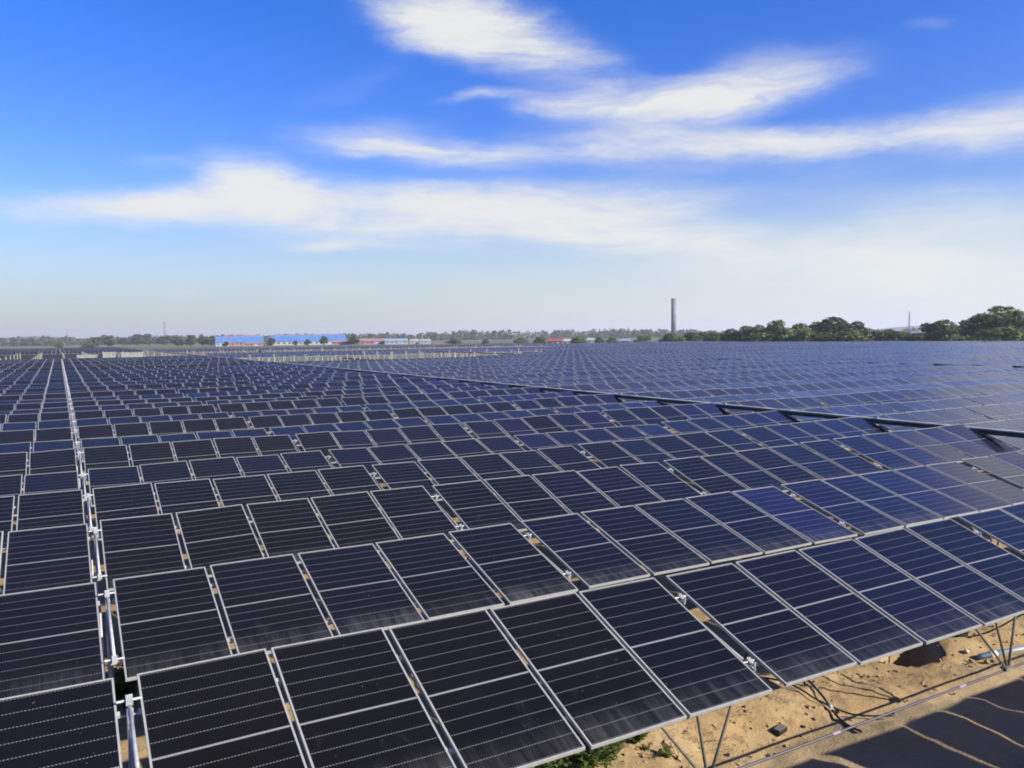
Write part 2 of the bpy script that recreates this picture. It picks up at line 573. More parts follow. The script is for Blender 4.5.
def sag(x, r):
    f = (x / SPAN) % 1.0
    u_ = min(1, max(0, (x - 9) / 15.5)) if r > 2 else 0
    return .09 * u_ * u_ * (3 - 2 * u_) - 0.06 * math.sin(PI * f) * (0.6 + 0.4 * math.sin(r * 1.7)) + 0.02 * math.sin(x * .35 + r * 2.3)


def exists(x, y, r):
    if r == 0:
        return -25 < x < 24
    if x < 24.5:
        if y <= 171:
            return x > -32
        return 288 < y < 452 and x > -70
    if y > 320 or x > 243 or y < -60:
        return False
    yf = 106 + max(0, (x - 57)) * .88
    if y < yf:
        return True
    if 160 < y < 186 and 28 < x < 150:
        return True
    if y > 268:
        return 28 < x < 178
    return x > 152 and y < 320


def in_view(px, py, pz, mx=60):
    d = Vector((px, py, pz)) - CAM
    zc = d.dot(_fwd)
    if zc < .5:
        return None
    X = 512 + F_PX * d.dot(_R) / zc
    Y = 384 - F_PX * d.dot(_U) / zc
    return (X, Y, zc)


cand = []
for r, (yc, zc, ti) in ROWS.items():
    for s in range(-3, 10):
        for c in range(20):
            x = s * SPAN + OFF[c]
            if not exists(x, yc, r):
                continue
            cand.append([r, s, c, x, yc, zc + sag(x, r), ti])
for s in range(1, 10):                                  # block behind the beam also runs nearer, to the right of the picture
    for r in range(-14, 0):
        yc = (r) * PITCH_R - 2
        for c in range(20):
            x = s * SPAN + OFF[c]
            if r < 0 and yc > -60 and in_view(x, yc, 0) and in_view(x, yc, 0)[0] < 1200:
                cand.append([r - 1, s, c, x, yc + .6, -.1, R(17)])
for r in range(1, 7):                                   # rows behind the viewpoint
    for s in (-1, 0, 1):
        for c in range(20):
            cand.append([-30, s, c, s * SPAN + OFF[c], -4.95 - r * PITCH_R - (.5 if r else 0), -.05, R(18)])
score = []
for i, cd in enumerate(cand):
    r, s, c, x, yc, zc, ti = cd
    pv = in_view(x, yc, zc)
    n = Vector((0, -math.sin(ti), math.cos(ti)))
    if pv is None or r < 1:
        score.append(0)
        continue
    hw = .55 * F_PX / pv[2]
    vis = max(0, min(1024, pv[0] + hw) - max(0, pv[0] - hw)) / (2 * hw)
    vis *= 1 if pv[1] - hw < 768 else 0
    d = (CAM - Vector((x, yc, zc))).normalized()
    score.append(vis * d.dot(n) / pv[2] ** 2 + (1e-6 if vis > 0 else 0))
order = sorted(range(len(cand)), key=lambda i: -score[i])
chosen = set(i for i in order[:300] if score[i] > 0)

ORD = ['zeroth', 'first', 'second', 'third', 'fourth', 'fifth', 'sixth', 'seventh', 'eighth', 'ninth', 'tenth', 'eleventh', 'twelfth',
       'thirteenth', 'fourteenth', 'fifteenth', 'sixteenth', 'seventeenth', 'eighteenth', 'nineteenth', 'twentieth']
TENS = {20: 'twenty', 30: 'thirty', 40: 'forty'}


def ordinal(n):
    if n <= 20:
        return ORD[n]
    if n % 10 == 0:
        return TENS[n][:-1] + 'ieth'
    return TENS[n // 10 * 10] + '-' + ORD[n % 10]


def rowname(r):
    return 'front row' if r == 1 else ordinal(r) + ' row'


def panel_tint(r, s, c, x, y):
    """cell colour plus painted sky reflection: charcoal on the left, bluer to the right"""
    h = 0.5 + 0.5 * mnoise.noise((x * .16 + 3.3, y * .19, r * .37))
    b = (x - 8.5) / 25 + (h - .5) * 1.0  # blue rising to the right stands for reflected sky
    if r == 1:
        b = 0.03 + .055 * (c - 4) if s == 0 else .05
    if r == 2:
        b = .04 + .012 * c if (s == 0 and c < 9) else (1.0 if c == 9 else .62)
    if s >= 1:
        b = .42 + (h - .5) * .6 + .12 * math.sin(c * 1.3 + r)
    if s < 0:
        b = .05
    b += rng.normal(0, .15) * (.2 + .75 * min(1, max(0, b * 2)))
    return float(np.clip(b, 0.0, 1.0))


# --- prototype module: aluminium frame, glazed cell sheet, two clamp rails
fb = MB()
LIP, DEP = 0.017, 0.036
fb.box((-W / 2 + LIP / 2, 0, -DEP / 2), (LIP, L, DEP)).box((W / 2 - LIP / 2, 0, -DEP / 2), (LIP, L, DEP))
fb.box((0, -L / 2 + .007, -DEP / 2), (W - 2 * LIP, .014, DEP)).box((0, L / 2 - .007, -DEP / 2), (W - 2 * LIP, .014, DEP))
proto = empty('solar_panel')
frame = fb.build('frame', MAT['alu'], proto)
gb = MB()
gb.box((0, 0, -0.0085), (W - 2 * LIP, L - .028, 0.006))
glass = gb.build('cell_sheet', MAT['face'], proto)
uvl = glass.data.uv_layers.new(name='UVMap')
for poly in glass.data.polygons:
    for li in poly.loop_indices:
        co = glass.data.vertices[glass.data.loops[li].vertex_index].co
        uvl.data[li].uv = (co.x / W + .5, co.y / L + .5)
for sy in (-.3, .3):
    MB().box((0, sy * L, -DEP - .021), (W + .05, .042, .038)).build('clamp_rail', MAT['galv'], proto)
kids = list(proto.children)
dust_glare_mesh = glass.data.copy()
dust_glare_mesh.materials.clear()
dust_glare_mesh.materials.append(MAT['face_dust_glare'])

first = True
for i in order[:300]:
    if i not in chosen:
        continue
    r, s, c, x, yc, zc, ti = cand[i]
    if first:
        pn = proto
        first = False
        ch = kids
    else:
        pn = proto.copy()
        COL.objects.link(pn)
        ch = []
        for k in kids:
            kc = k.copy()
            COL.objects.link(kc)
            kc.parent = pn
            ch.append(kc)
    jit = 0.011 if r <= 2 else 0.016
    pn.location = (x + rng.normal(0, .006), yc + rng.normal(0, .009), zc)
    pn.rotation_euler = (ti + rng.normal(0, jit * .55), rng.normal(0, jit * .7), 0)
    tn = panel_tint(r, s, c, x, yc)
    dirt = float(np.clip(rng.normal(.62, .25), .1, 1.3))
    for k in ch:
        if k.name.startswith('cell_sheet'):
            if s >= 1:
                k.data = dust_glare_mesh
            k.color = (tn, dirt, random.random(), 1)
    look = 'charcoal' if tn < .3 else ('dark blue' if tn < .6 else 'bright blue')
    if s == 0:
        lab = f'{look} solar panel in the {rowname(r)}, {ordinal(c + 1)} right of the post line'
    elif s < 0:
        lab = f'{look} solar panel in the {rowname(r)}, {ordinal(20 - c + 20 * (-1 - s))} left of the post line'
    else:
        lab = f'{look} solar panel in the {rowname(r)}, {ordinal(c + 1)} beyond the long cross beam'
    tag(pn, lab, 'solar panel', 'solar panels strung in rows on steel cables')

# --- the rest of the field as one mesh
rest = [cd for i, cd in enumerate(cand) if i not in chosen]
N = len(rest)
A = np.array([[cd[3], cd[4], cd[5], cd[6]] for cd in rest])
tl = np.array([panel_tint(cd[0], cd[1], cd[2], cd[3], cd[4]) for cd in rest])
ti = A[:, 3] + rng.normal(0, .012, N)
rl = rng.normal(0, .013, N)
loc = np.array([(-W / 2, -L / 2, 0), (W / 2, -L / 2, 0), (W / 2, L / 2, 0), (-W / 2, L / 2, 0),
                (-W / 2, -L / 2, -DEP), (W / 2, -L / 2, -DEP), (W / 2, L / 2, -DEP), (-W / 2, L / 2, -DEP)])
px = loc[None, :, 0] + 0 * ti[:, None]
pz0 = loc[None, :, 2] - px * np.sin(rl)[:, None]
py = loc[None, :, 1] * np.cos(ti)[:, None] - pz0 * np.sin(ti)[:, None]
pz = loc[None, :, 1] * np.sin(ti)[:, None] + pz0 * np.cos(ti)[:, None]
V = np.stack([px + A[:, 0:1], py + A[:, 1:2], pz + A[:, 2:3]], 2).reshape(-1, 3)
quad = np.array([(0, 1, 2, 3), (7, 6, 5, 4), (0, 4, 5, 1), (1, 5, 6, 2), (2, 6, 7, 3), (3, 7, 4, 0)])
Fq = (quad[None] + (np.arange(N) * 8)[:, None, None]).reshape(-1, 4)
me = bpy.data.meshes.new('solar_panels_far')
me.from_pydata(V.tolist(), [], Fq.tolist())
me.materials.append(MAT['face_far'])
me.materials.append(MAT['alu'])
me.materials.append(MAT['far_dust_glare'])
mid_ = np.tile([0, 1, 1, 1, 1, 1], (N, 1))
mid_[np.array([cd[1] >= 1 for cd in rest]), 0] = 2
me.polygons.foreach_set('material_index', mid_.ravel().tolist())
uv = me.uv_layers.new(name='UVMap')
u1 = np.zeros((N, 24, 2))
u1[:, :4] = [(0, 0), (1, 0), (1, 1), (0, 1)]
uv.data.foreach_set('uv', u1.ravel())
ca = me.color_attributes.new('tint', 'FLOAT_COLOR', 'POINT')
cc = np.ones((N, 8, 4))
cc[:, :, 0] = tl[:, None]
cc[:, :, 1] = np.clip(rng.normal(.6, .25, N), .1, 1.3)[:, None]
cc[:, :, 2] = rng.random(N)[:, None]
ca.data.foreach_set('color', cc.ravel())
me.update()
tag(link('solar_panels', me), 'the remaining solar panels of the field running on to the horizon', 'solar panels', kind='stuff')
print('panels', len(chosen), 'rest', N)


# --- carrying cables of each near row
def slope_pt(r, x, fr, dz=-.085):
    yc, zc, ti_ = ROWS[r]
    return Vector((x, yc + fr * L * math.cos(ti_) - dz * math.sin(ti_), zc + sag(x, r) + fr * L * math.sin(ti_) + dz * math.cos(ti_)))


for r in range(1, 15):
    for fr, nm in ((.3, 'upper'), (-.3, 'lower')):
        pts = [slope_pt(r, x, fr) for x in np.linspace(-24.5, 24.4, 64)]
        cb = MB().tube(pts, 0.011, 6).build('support_cable', MAT['cable'], None, True)
        tag(cb, f'{nm} steel cable carrying the panels of the {rowname(r)}', 'cable', 'steel cables carrying the rows')

# --- post frames along the line x = 0 (one below every row)
def post_frame(r, full):
    yc, zc, ti_ = ROWS[r]
    root = empty('post_frame', (0, yc, -2.75))
    o_ = Vector((0, yc, -2.75))
    hi, lo = slope_pt(r, 0, .32, -.005) - o_, slope_pt(r, 0, -.34, -.005) - o_
    MB().tube([lo, hi], .018, 10).build('rafter', MAT['galv'], root, True)
    MB().tube([(0, hi.y - .05, 0), (0, hi.y - .05, hi.z - .02)], .027, 10).build('post', MAT['galv'], root, True)
    MB().tube([(0, lo.y - .35, 0), (0, hi.y - .12, hi.z - .12)], .018, 8).build('brace', MAT['galv'], root, True)
    for q_ in (hi, lo):
        b_ = MB()
        b_.tube([q_ + Vector((-.10, 0, .035)), q_ + Vector((.10, 0, .035))], .011, 8)
        b_.box(q_ + Vector((0, 0, .035)), (.055, .075, .055), Matrix.Rotation(ti_, 3, 'X'))
        b_.build('cable_clamp', MAT['galv'], root)
    return root


for r in range(1, 47):
    pf = post_frame(r, True)
    if r <= 20:
        tag(pf, f'galvanised post frame with two cable clamps holding up the {rowname(r)}', 'post frame', 'post frames in the gap line')
    else:
        tag(pf, 'small far post frame in the gap line, beyond the twentieth row', 'post frame', 'far post frames in the gap line')

# --- strut pyramids under the wide gaps of the near rows
GX = [(OFF[4] + OFF[5]) / 2, (OFF[9] + OFF[10]) / 2, (OFF[14] + OFF[15]) / 2]


def strut_pyramid(r, gx):
    yc, zc, ti_ = ROWS[r]
    apex = Vector((gx - .1, yc + .02, zc - 1.84))
    root = empty('strut_pyramid', apex)
    hi, lo = slope_pt(r, gx, .3) - apex, slope_pt(r, gx, -.28) - apex
    MB().tube([lo + Vector((0, -.1, -.02)), hi + Vector((0, .1, -.02))], .022, 8).build('rafter', MAT['clamp'], root, True)
    for sx in (-1, 0, 1):
            MB().tube([Vector((sx * .06, .0, .02)), hi + Vector((sx * 1.5, 0, -.02))], .019, 8).build('strut', MAT['strut'], root, True)
    pl = MB().box((0, 0, -.01), (.17, .10, .035)).box((0, 0, -.045), (.09, .05, .05))
    pl.build('apex_plate', MAT['strut'], root)
    for e in (hi, lo):
        b_ = MB().tube([e + Vector((-.10, 0, .05)), e + Vector((.12, 0, .05))], .013, 8)
        b_.box(e + Vector((.02, 0, .045)), (.055, .08, .05), Matrix.Rotation(ti_ + .3, 3, 'X'))
        b_.tube([e + Vector((.03, -.07, .06)), e + Vector((-.03, -.12, .0))], .012, 6)
        b_.build('cable_clamp', MAT['clamp'], root)
    return root


for r in range(1, 10):
    for k, gx in enumerate(GX):
        sp = strut_pyramid(r, gx)
        tag(sp, f'steel strut pyramid under the {ORD[k + 1]} wide gap of the {rowname(r)}', 'strut frame', 'strut pyramids under the wide gaps')

# lower stay cable of the front row, through the apexes
stay = MB().tube([(-1.0, .02, -1.9), (GX[0] - .1, .02, -1.885), (GX[1] - .1, .02, -1.885), (GX[2] - .1, .02, -1.87), (24.2, .02, -1.5)], .017, 8)
sc_ = stay.build('stay_cable', MAT['purple'], None, True)
tag(sc_, 'dark purple stay cable stretched over the sand below the front row', 'cable')
for k, xx in enumerate((8.25, 11.0)):
    cl = MB().box((xx, .02, -1.885), (.05, .03, .03)).tube([(xx - .07, .02, -1.885), (xx + .07, .02, -1.885)], .020, 8).build('cable_clip', MAT['clip'])
    cl.parent = sc_

# --- cross beams carrying the cable ends
def cross_beam(x, y0, y1, label, ztop=.32, deep=.16):
    root = empty('cross_beam', (x, y0, -2.75))
    b_ = MB()
    lo_, zt = y1 - y0, ztop + 2.75
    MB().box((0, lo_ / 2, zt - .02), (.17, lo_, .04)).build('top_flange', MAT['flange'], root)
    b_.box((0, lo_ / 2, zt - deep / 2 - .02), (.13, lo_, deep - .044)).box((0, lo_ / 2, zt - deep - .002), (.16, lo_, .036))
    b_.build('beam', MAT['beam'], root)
    n = 0
    y = math.ceil(y0 / PITCH_R) * PITCH_R + 1.85
    step = PITCH_R * max(1, math.ceil((y1 - y0) / PITCH_R / 60))
    while y < y1:
        MB().tube([(0, y - y0, 0), (0, y - y0, zt - deep - .022)], .11, 10).build('post', MAT['concrete'], root, True)
        if n < 24:
            MB().box((0, y - y0 - 1.5, zt + .035), (.07, .12, .05)).build('cable_bracket', MAT['clamp'], root)
            MB().tube([(-.07, y - y0 - 1.2, zt - .25), (-.75, y - y0 - 1.2, zt - .05 - .55)], .016, 6).build('tie_rod', MAT['galv'], root)
        y += step
        n += 1
    return tag(root, label, 'beam')


cross_beam(24.5, -6, 236, 'long pale steel cross beam on the near side of the right-hand panel field')
cross_beam(73.5, -40, 160, 'far cross beam half hidden among the bluish panels right of the centre', .20)
cross_beam(220.5, 60, 300, 'farthest cross beam, a thin dark line across the right side of the field', .22)
for xx in (49.0, 98.0, 122.5, 147, 171.5, 196):
    cross_beam(xx, -20 + xx * .3, 150, f'low inner beam under the right-hand field, {ordinal(int(xx / 24.5))} support line from the post line', -.45, .25)

# --- bare piles where no panels hang yet
n = 0
def bare_pile(x, y, h, label, group):
    o_ = MB()
    g = -2.75
    o_.tube([(x, y, g), (x, y, g + h)], .13, 8).box((x, y, g + h + .03), (.5, .3, .06))
    tag(o_.build('bare_pile', MAT['post'], None), label, 'pile', group)


for r in range(31, 43, 2):
    for k in range(14):
        x = 29 + k * 5.9
        y = (r - 1) * PITCH_R
        if not exists(x, y, r) and y < 158 and y > 108:
            bare_pile(x, y, 3.0 + random.uniform(-.3, .5), 'bare capped pile in the unbuilt strip before the far dark panel rows', 'bare piles in the unbuilt strip')
for r in range(54, 72, 4):
    for k in range(15):
        bare_pile(34 + k * 8.2 + random.uniform(-1, 1), (r - 1) * PITCH_R, 3.0, 'tiny bare pile in the farthest unbuilt strip of the solar field', 'bare piles in the farthest strip')
for r in range(50, 78, 5):
    for k in range(8):
        x = -16 + k * 5.5
        bare_pile(x, (r - 1) * PITCH_R, 2.9, 'tiny bare pile in the unbuilt strip at the far left of the field', 'bare piles at the far left')


def pol(px, D):
    """a point at distance D in the direction seen at that picture column"""
    a_ = YAW + math.atan((px - 512) / F_PX)
    return Vector((CAM.x + D * math.sin(a_), CAM.y + D * math.cos(a_), -2.72))


# white cabins between the two left fields
def cabin(px, D, wd, ht, label):
    c_ = pol(px, D)
    root = empty('equipment_cabin', c_, -.1)
    MB().box((0, 0, ht / 2), (wd, 2.4, ht)).build('cabin_body', MAT['concrete'], root)
    MB().box((0, 0, ht + .07), (wd + .3, 2.7, .14)).build('roof', MAT['pale_wall'], root)
    for sx in (-.25, .25):
        MB().box((sx * wd, -1.215, ht * .45), (wd * .36, .03, ht * .75)).build('door', MAT['concrete'], root)
    tag(root, label, 'cabin', 'equipment cabins behind the near field')


cabin(110, 252, 3.2, 2.9, 'pale equipment cabin just left of two close cabins behind the near field')
cabin(133, 250, 5.5, 2.7, 'long pale equipment cabin behind the near field, rightmost of three')
cabin(88, 256, 5.0, 2.2, 'low pale equipment cabin behind the near field, nearest the post line')
# ------------------------------------------------------------------ things lying on the sand
def on_sand(x, y):
    return gz(x, y)


# black loose leads crossing on the sand below the front row
def ground_pts(xy, lift=.02):
    return [(x, y, gz(x, y) + lift + .03) for (x, y) in xy]


pts = ground_pts([(10.45, 2.5), (10.34, 2.17), (10.2, 1.85), (10.03, 1.54), (9.91, 1.27), (9.84, 1.07), (9.8, .8)])


def smooth_path(pts, n=6):
    P_ = [Vector(p) for p in pts]
    res = []
    for i in range(len(P_) - 1):
        p0, p1, p2, p3 = P_[max(i - 1, 0)], P_[i], P_[i + 1], P_[min(i + 2, len(P_) - 1)]
        for k in range(n):
            t_ = k / n
            res.append(.5 * ((2 * p1) + (p2 - p0) * t_ + (2 * p0 - 5 * p1 + 4 * p2 - p3) * t_ ** 2 + (3 * p1 - p0 - 3 * p2 + p3) * t_ ** 3))
    res.append(P_[-1])
    return res


lead = MB().tube(smooth_path(pts), .020, 6).build('power_lead', MAT['black'], None, True)
tag(lead, 'thick black lead with a pale plug, running out from under the front row', 'cable')
zp = gz(10.03, 1.54) + .07
plug = MB().tube([(9.99, 1.49, zp), (10.06, 1.59, zp)], .032, 8).build('plug', MAT['white'], lead, True)
pts = ground_pts([(9.7, 2.6), (9.92, 2.37), (9.96, 2.09), (9.96, 1.79), (10.05, 1.56), (10.17, 1.3), (10.36, 1.11), (10.7, .9)], .035)
tag(MB().tube(smooth_path(pts), .015, 6).build('power_lead', MAT['black'], None, True), 'thin black lead curving over the sand, crossing the thick lead at its plug', 'cable')
pts = [(14.7, -.5, -.6), (14.9, .5, -1.2), (14.6, 1.7, -2.3), (14.2, 2.3, -2.55)]
tag(MB().tube(smooth_path(pts), .016, 6).build('power_lead', MAT['black'], None, True), 'black lead slanting down behind the right-hand struts', 'cable')
pts = [(13.3, 2.6, -2.6), (13.5, 2.45, -2.35), (13.66, 2.2, -2.40), (13.62, 1.95, -2.56), (13.5, 1.85, -2.60)]
tag(MB().tube(smooth_path(pts), .02, 6).build('power_lead', MAT['black'], None, True), 'short black loop of lead at the dark pit under the front row', 'cable')


def small_box(x, y, s, rz, label, nm='junction_box'):
    z = on_sand(x, y)
    root = empty(nm, (x, y, z), rz)
    MB().box((0, 0, s[2] / 2), s).build('case', MAT['black'], root)
    MB().box((0, 0, s[2] + .006), (s[0] * .9, s[1] * .86, .012)).build('lid', MAT['strut'], root)
    MB().tube([(s[0] / 2, 0, s[2] / 2), (s[0] / 2 + .09, .02, s[2] / 3)], .014, 6).build('gland', MAT['black'], root)
    tag(root, label, 'junction box')


small_box(8.96, 1.60, (.24, .12, .07), .25, 'flat black box lying on the sand between the struts and the crossing leads')
small_box(14.34, 2.10, (.22, .16, .13), -.3, 'black box on the sand close under the front row, near the dark pit')
# white stone and the pale pipe
bm = bmesh.new()
bmesh.ops.create_icosphere(bm, subdivisions=2, radius=.052)
for v_ in bm.verts:
    v_.co *= 1 + .25 * mnoise.noise(v_.co * 14)
    v_.co.z *= .8
sm_ = bpy.data.meshes.new('white_stone')
bm.to_mesh(sm_)
bm.free()
sm_.materials.append(MAT['stone'])
so = link('white_stone', sm_)
so.location = (13.94, 1.73, gz(13.94, 1.73) + .06)
tag(so, 'small whitish stone on the sand left of the pale pipe', 'stone')
pr = MB().tube([(14.0, 1.52, gz(14.0, 1.52) + .06), (16.6, 1.12, gz(16.6, 1.12) + .10)], .055, 10).build('pale_pipe', MAT['pipe_blue'], None, True)
tag(pr, 'pale blue pipe lying on the sand behind the right-hand strut pyramid', 'pipe')
for tt in (.12, .55):
    b_ = Vector((14.0, 1.52, gz(14.0, 1.52) + .06)).lerp(Vector((16.6, 1.12, gz(16.6, 1.12) + .10)), tt)
    c_ = MB().tube([b_ - Vector((.08, -.0123, 0)), b_ + Vector((.08, -.0123, 0))], .064, 10).build('collar', MAT['white'], pr, True)


# weeds
def leaf_mesh(name, blades, mat):
    """blades: list of (base, tip, half width, tone); a bent leaf of two quads each"""
    v_, f_, tn = [], [], []
    for (b_, e_, hw, to) in blades:
        b_, e_ = Vector(b_), Vector(e_)
        d = (e_ - b_)
        s_ = d.cross(Vector((0, 0, 1)))
        s_ = (s_.normalized() if s_.length > 1e-4 else Vector((1, 0, 0))) * hw
        mid_ = b_ + d * .55 + Vector((0, 0, d.length * .10))
        i = len(v_)
        v_ += [tuple(b_ - s_ * .25), tuple(b_ + s_ * .25), tuple(mid_ + s_), tuple(mid_ - s_), tuple(e_ + s_ * .15), tuple(e_ - s_ * .15)]
        f_ += [(i, i + 1, i + 2, i + 3), (i + 3, i + 2, i + 4, i + 5)]
        tn += [to] * 6
    me_ = bpy.data.meshes.new(name)
    me_.from_pydata(v_, [], f_)
    me_.materials.append(mat)
    a_ = me_.attributes.new('tone', 'FLOAT', 'POINT')
    a_.data.foreach_set('value', tn)
    me_.update()
    return me_


def weed(x, y, rad, hgt, n, label, z=None, group='weeds on the sand'):
    z = gz(x, y) if z is None else z
    root = empty('weed', (x, y, z))
    bl, stems = [], MB()
    n = int(n * 1.6)
    ns = max(4, int(n / 16))
    for k in range(ns):
        a_, rr = random.uniform(0, 2 * PI), rad * math.sqrt(random.random())
        top = Vector((rr * math.cos(a_), rr * math.sin(a_), hgt * random.uniform(.55, 1.0) * (1 - .4 * rr / rad)))
        stems.tube([top * .05, top * .6 + Vector((0, 0, .02)), top], .006, 5)
        for j in range(int(n / ns)):
            t_ = random.uniform(.25, 1.05)
            b_ = Vector((top.x * t_, top.y * t_, top.z * t_))
            aa = random.uniform(0, 2 * PI)
            ln = hgt * random.uniform(.07, .17) + .025
            e_ = b_ + Vector((math.cos(aa), math.sin(aa), random.uniform(-.2, .8))) * ln
            bl.append((b_, e_, ln * random.uniform(.22, .34), random.random()))
    stems.build('stems', MAT['twig'], root)
    link('leaves', leaf_mesh('leaves', bl, MAT['weed']), root)
    tag(root, label, 'weed', group)


weed(5.62, 1.88, .44, .52, 700, 'big bright green weed clump at the lower edge of the front row')
weed(5.0, 1.98, .28, .38, 260, 'green weed half hidden left of the big weed clump')
weed(6.62, 2.14, .22, .36, 170, 'leafy small weed on the sand, tallest right of the big clump')
weed(6.27, 2.08, .17, .24, 110, 'low little weed between the big clump and the tall small weed')
weed(6.30, 2.46, .08, .10, 34, 'tiny sprig close behind the low little weed')
weed(6.87, 1.77, .12, .20, 80, 'narrow upright weed at the foot of the left strut')
weed(6.72, 1.98, .09, .12, 40, 'tiny weed sprig on the sand before the tall small weed')
weed(5.95, 1.85, .09, .14, 40, 'tiny weed in front of the big clump near the picture edge')
weed(0.33, 7.85, .22, 1.0, 300, 'tall green weed growing up in the post gap behind the front row')
for k in range(10):
    x, y = random.uniform(1, 9), random.uniform(3, 11)
    weed(x, y, .3, .4, 110, 'green weed glimpsed through the narrow gaps between the near panels', None, 'weeds glimpsed below the near rows')

# dry stalks and clods scattered on the sand (nobody could count them)
cl_ = MB()
for k in range(900):
    x, y = random.uniform(3, 18), random.uniform(.9, 3.6)
    if random.random() > math.exp(-((y - 2.2) / .9) ** 2) + .08:
        continue
    s_ = random.uniform(.012, .045) * (1.6 if random.random() < .06 else 1)
    q_ = Quaternion((random.random(), random.random(), random.random()), random.uniform(0, 3)).to_matrix()
    cl_.box((x, y, gz(x, y) + s_ * .3), (s_ * random.uniform(.8, 1.8), s_, s_ * .7), q_)
tag(cl_.build('sand_clods', MAT['clod']), 'loose sand clods scattered along the low ridge', 'clods', kind='stuff')
tw = MB()
for k in range(300):
    cx_, cy_ = random.choice([(7.6, 1.9), (8.6, 2.2), (9.2, 2.05), (8.0, 1.6), (10.4, 2.3), (12.6, 1.7), (11.5, 1.9), (7.4, 2.3), (14.2, 2.6), (6.9, 1.8)])
    x, y = random.gauss(cx_, .22), random.gauss(cy_, .13)
    a_ = random.uniform(0, 2 * PI)
    l_ = random.uniform(.03, .12)
    z_ = gz(x, y) + .01
    tw.tube([(x, y, z_), (x + l_ * math.cos(a_), y + l_ * math.sin(a_), z_ + random.uniform(.0, .05))], .0028, 4)
tag(tw.build('dry_stalks', MAT['twig']), 'dry brown stalks lying in patches on the sand', 'stalks', kind='stuff')


# ------------------------------------------------------------------ far buildings
def shed(px0, px1, D, wall_h, roof_h, depth, roof_m, wall_m, label, nwin=6, nm='warehouse', turn=0.0):
    a_, b_ = pol(px0, D), pol(px1, D)
    mid_ = (a_ + b_) / 2
    ln = (b_ - a_).length
    root = empty(nm, mid_, math.atan2((b_ - a_).y, (b_ - a_).x) + turn)
    MB().box((0, 0, wall_h / 2), (ln, depth, wall_h)).build('wall', wall_m, root)
    rot = Matrix.Rotation(PI / 2, 4, 'Z') @ Matrix.Identity(4)
    MB().prism([(-depth / 2 - .6, wall_h - .05), (depth / 2 + .6, wall_h - .05), (0, wall_h + roof_h)], ln + 1.0, rot).build('roof', roof_m, root)
    MB().box((0, 0, wall_h + roof_h + .05), (ln + 1.1, .8, .3)).build('ridge_cap', MAT['pale_blue_wall'] if roof_m is MAT['blue_roof'] else roof_m, root)
    for k in range(nwin):
        x = (k + .5) / nwin * ln - ln / 2
        MB().box((x, -depth / 2 - .02, wall_h * .55), (ln / nwin * .45, .06, wall_h * .35)).build('window', MAT['glass'], root)
    MB().box((ln * .18, -depth / 2 - .06, wall_h * .4), (min(4, ln * .2), .06, wall_h * .8)).build('door', MAT['pale_blue_wall'], root)
    return tag(root, label, 'warehouse' if nm == 'warehouse' else 'building')


shed(217, 230, 830, 3.5, 5.5, 16, MAT['blue_roof'], MAT['pale_wall'], 'short blue-roofed shed at the left end of the blue row', 3)
shed(232, 264, 840, 3.5, 6.0, 24, MAT['blue_roof'], MAT['pink_wall'], 'long blue-roofed warehouse with reddish wall, second in the blue row', 8)
shed(272, 346, 850, 3.6, 6.5, 26, MAT['blue_roof'], MAT['pale_wall'], 'longest blue-roofed warehouse at the right end of the blue row', 14)
shed(225, 258, 900, 6.4, 4.0, 18, MAT['red_roof'], MAT['pink_wall'], 'red roof ridge showing behind the left blue sheds', 6)
shed(274, 340, 905, 6.6, 4.2, 18, MAT['red_roof'], MAT['pink_wall'], 'red roof ridge showing behind the longest blue warehouse', 10)
shed(333, 351, 800, 2.6, 1.2, 8, MAT['pink_wall'], MAT['pink_wall'], 'low pinkish shed before the right end of the blue warehouse', 4, 'low_shed')
shed(246, 262, 800, 2.2, 1.0, 8, MAT['pink_wall'], MAT['pink_wall'], 'low pinkish shed before the second blue warehouse', 4, 'low_shed')
shed(361, 385, 790, 3.2, 2.4, 12, MAT['pink_wall'], MAT['pink_wall'], 'pinkish long house right of the blue warehouses', 5, 'long_house')
shed(386, 408, 780, 3.0, 2.2, 12, MAT['pale_blue_wall'], MAT['pale_wall'], 'pale blue roofed house right of the pinkish long house', 5, 'long_house')
shed(411, 419, 780, 3.0, 1.4, 8, MAT['pale_wall'], MAT['pale_wall'], 'small white house beside the pale blue roofed house', 2, 'small_house')
shed(421, 431, 770, 3.0, 1.2, 8, MAT['pale_wall'], MAT['pale_wall'], 'white flat house, rightmost of the little white houses', 3, 'small_house')
shed(548, 563, 560, 2.4, 1.8, 8, MAT['red_roof'], MAT['pink_wall'], 'red-roofed house among green bushes left of the chimney', 3, 'small_house')
shed(563, 571, 570, 2.2, 1.6, 7, MAT['pale_wall'], MAT['pale_wall'], 'white walled house just right of the red-roofed house', 2, 'small_house')
shed(588, 594, 570, 2.8, 1.4, 7, MAT['pale_wall'], MAT['pale_wall'], 'narrow white house between green bushes left of the chimney', 2, 'small_house')
shed(622, 630, 560, 2.2, 1.2, 7, MAT['pale_blue_wall'], MAT['pale_wall'], 'pale low house left of the round bush near the chimney', 2, 'small_house')
shed(912, 924, 470, 5.4, .5, 9, MAT['pale_blue_wall'], MAT['chimney'], 'dark boxy building among the trees on the right', 2, 'block_building')

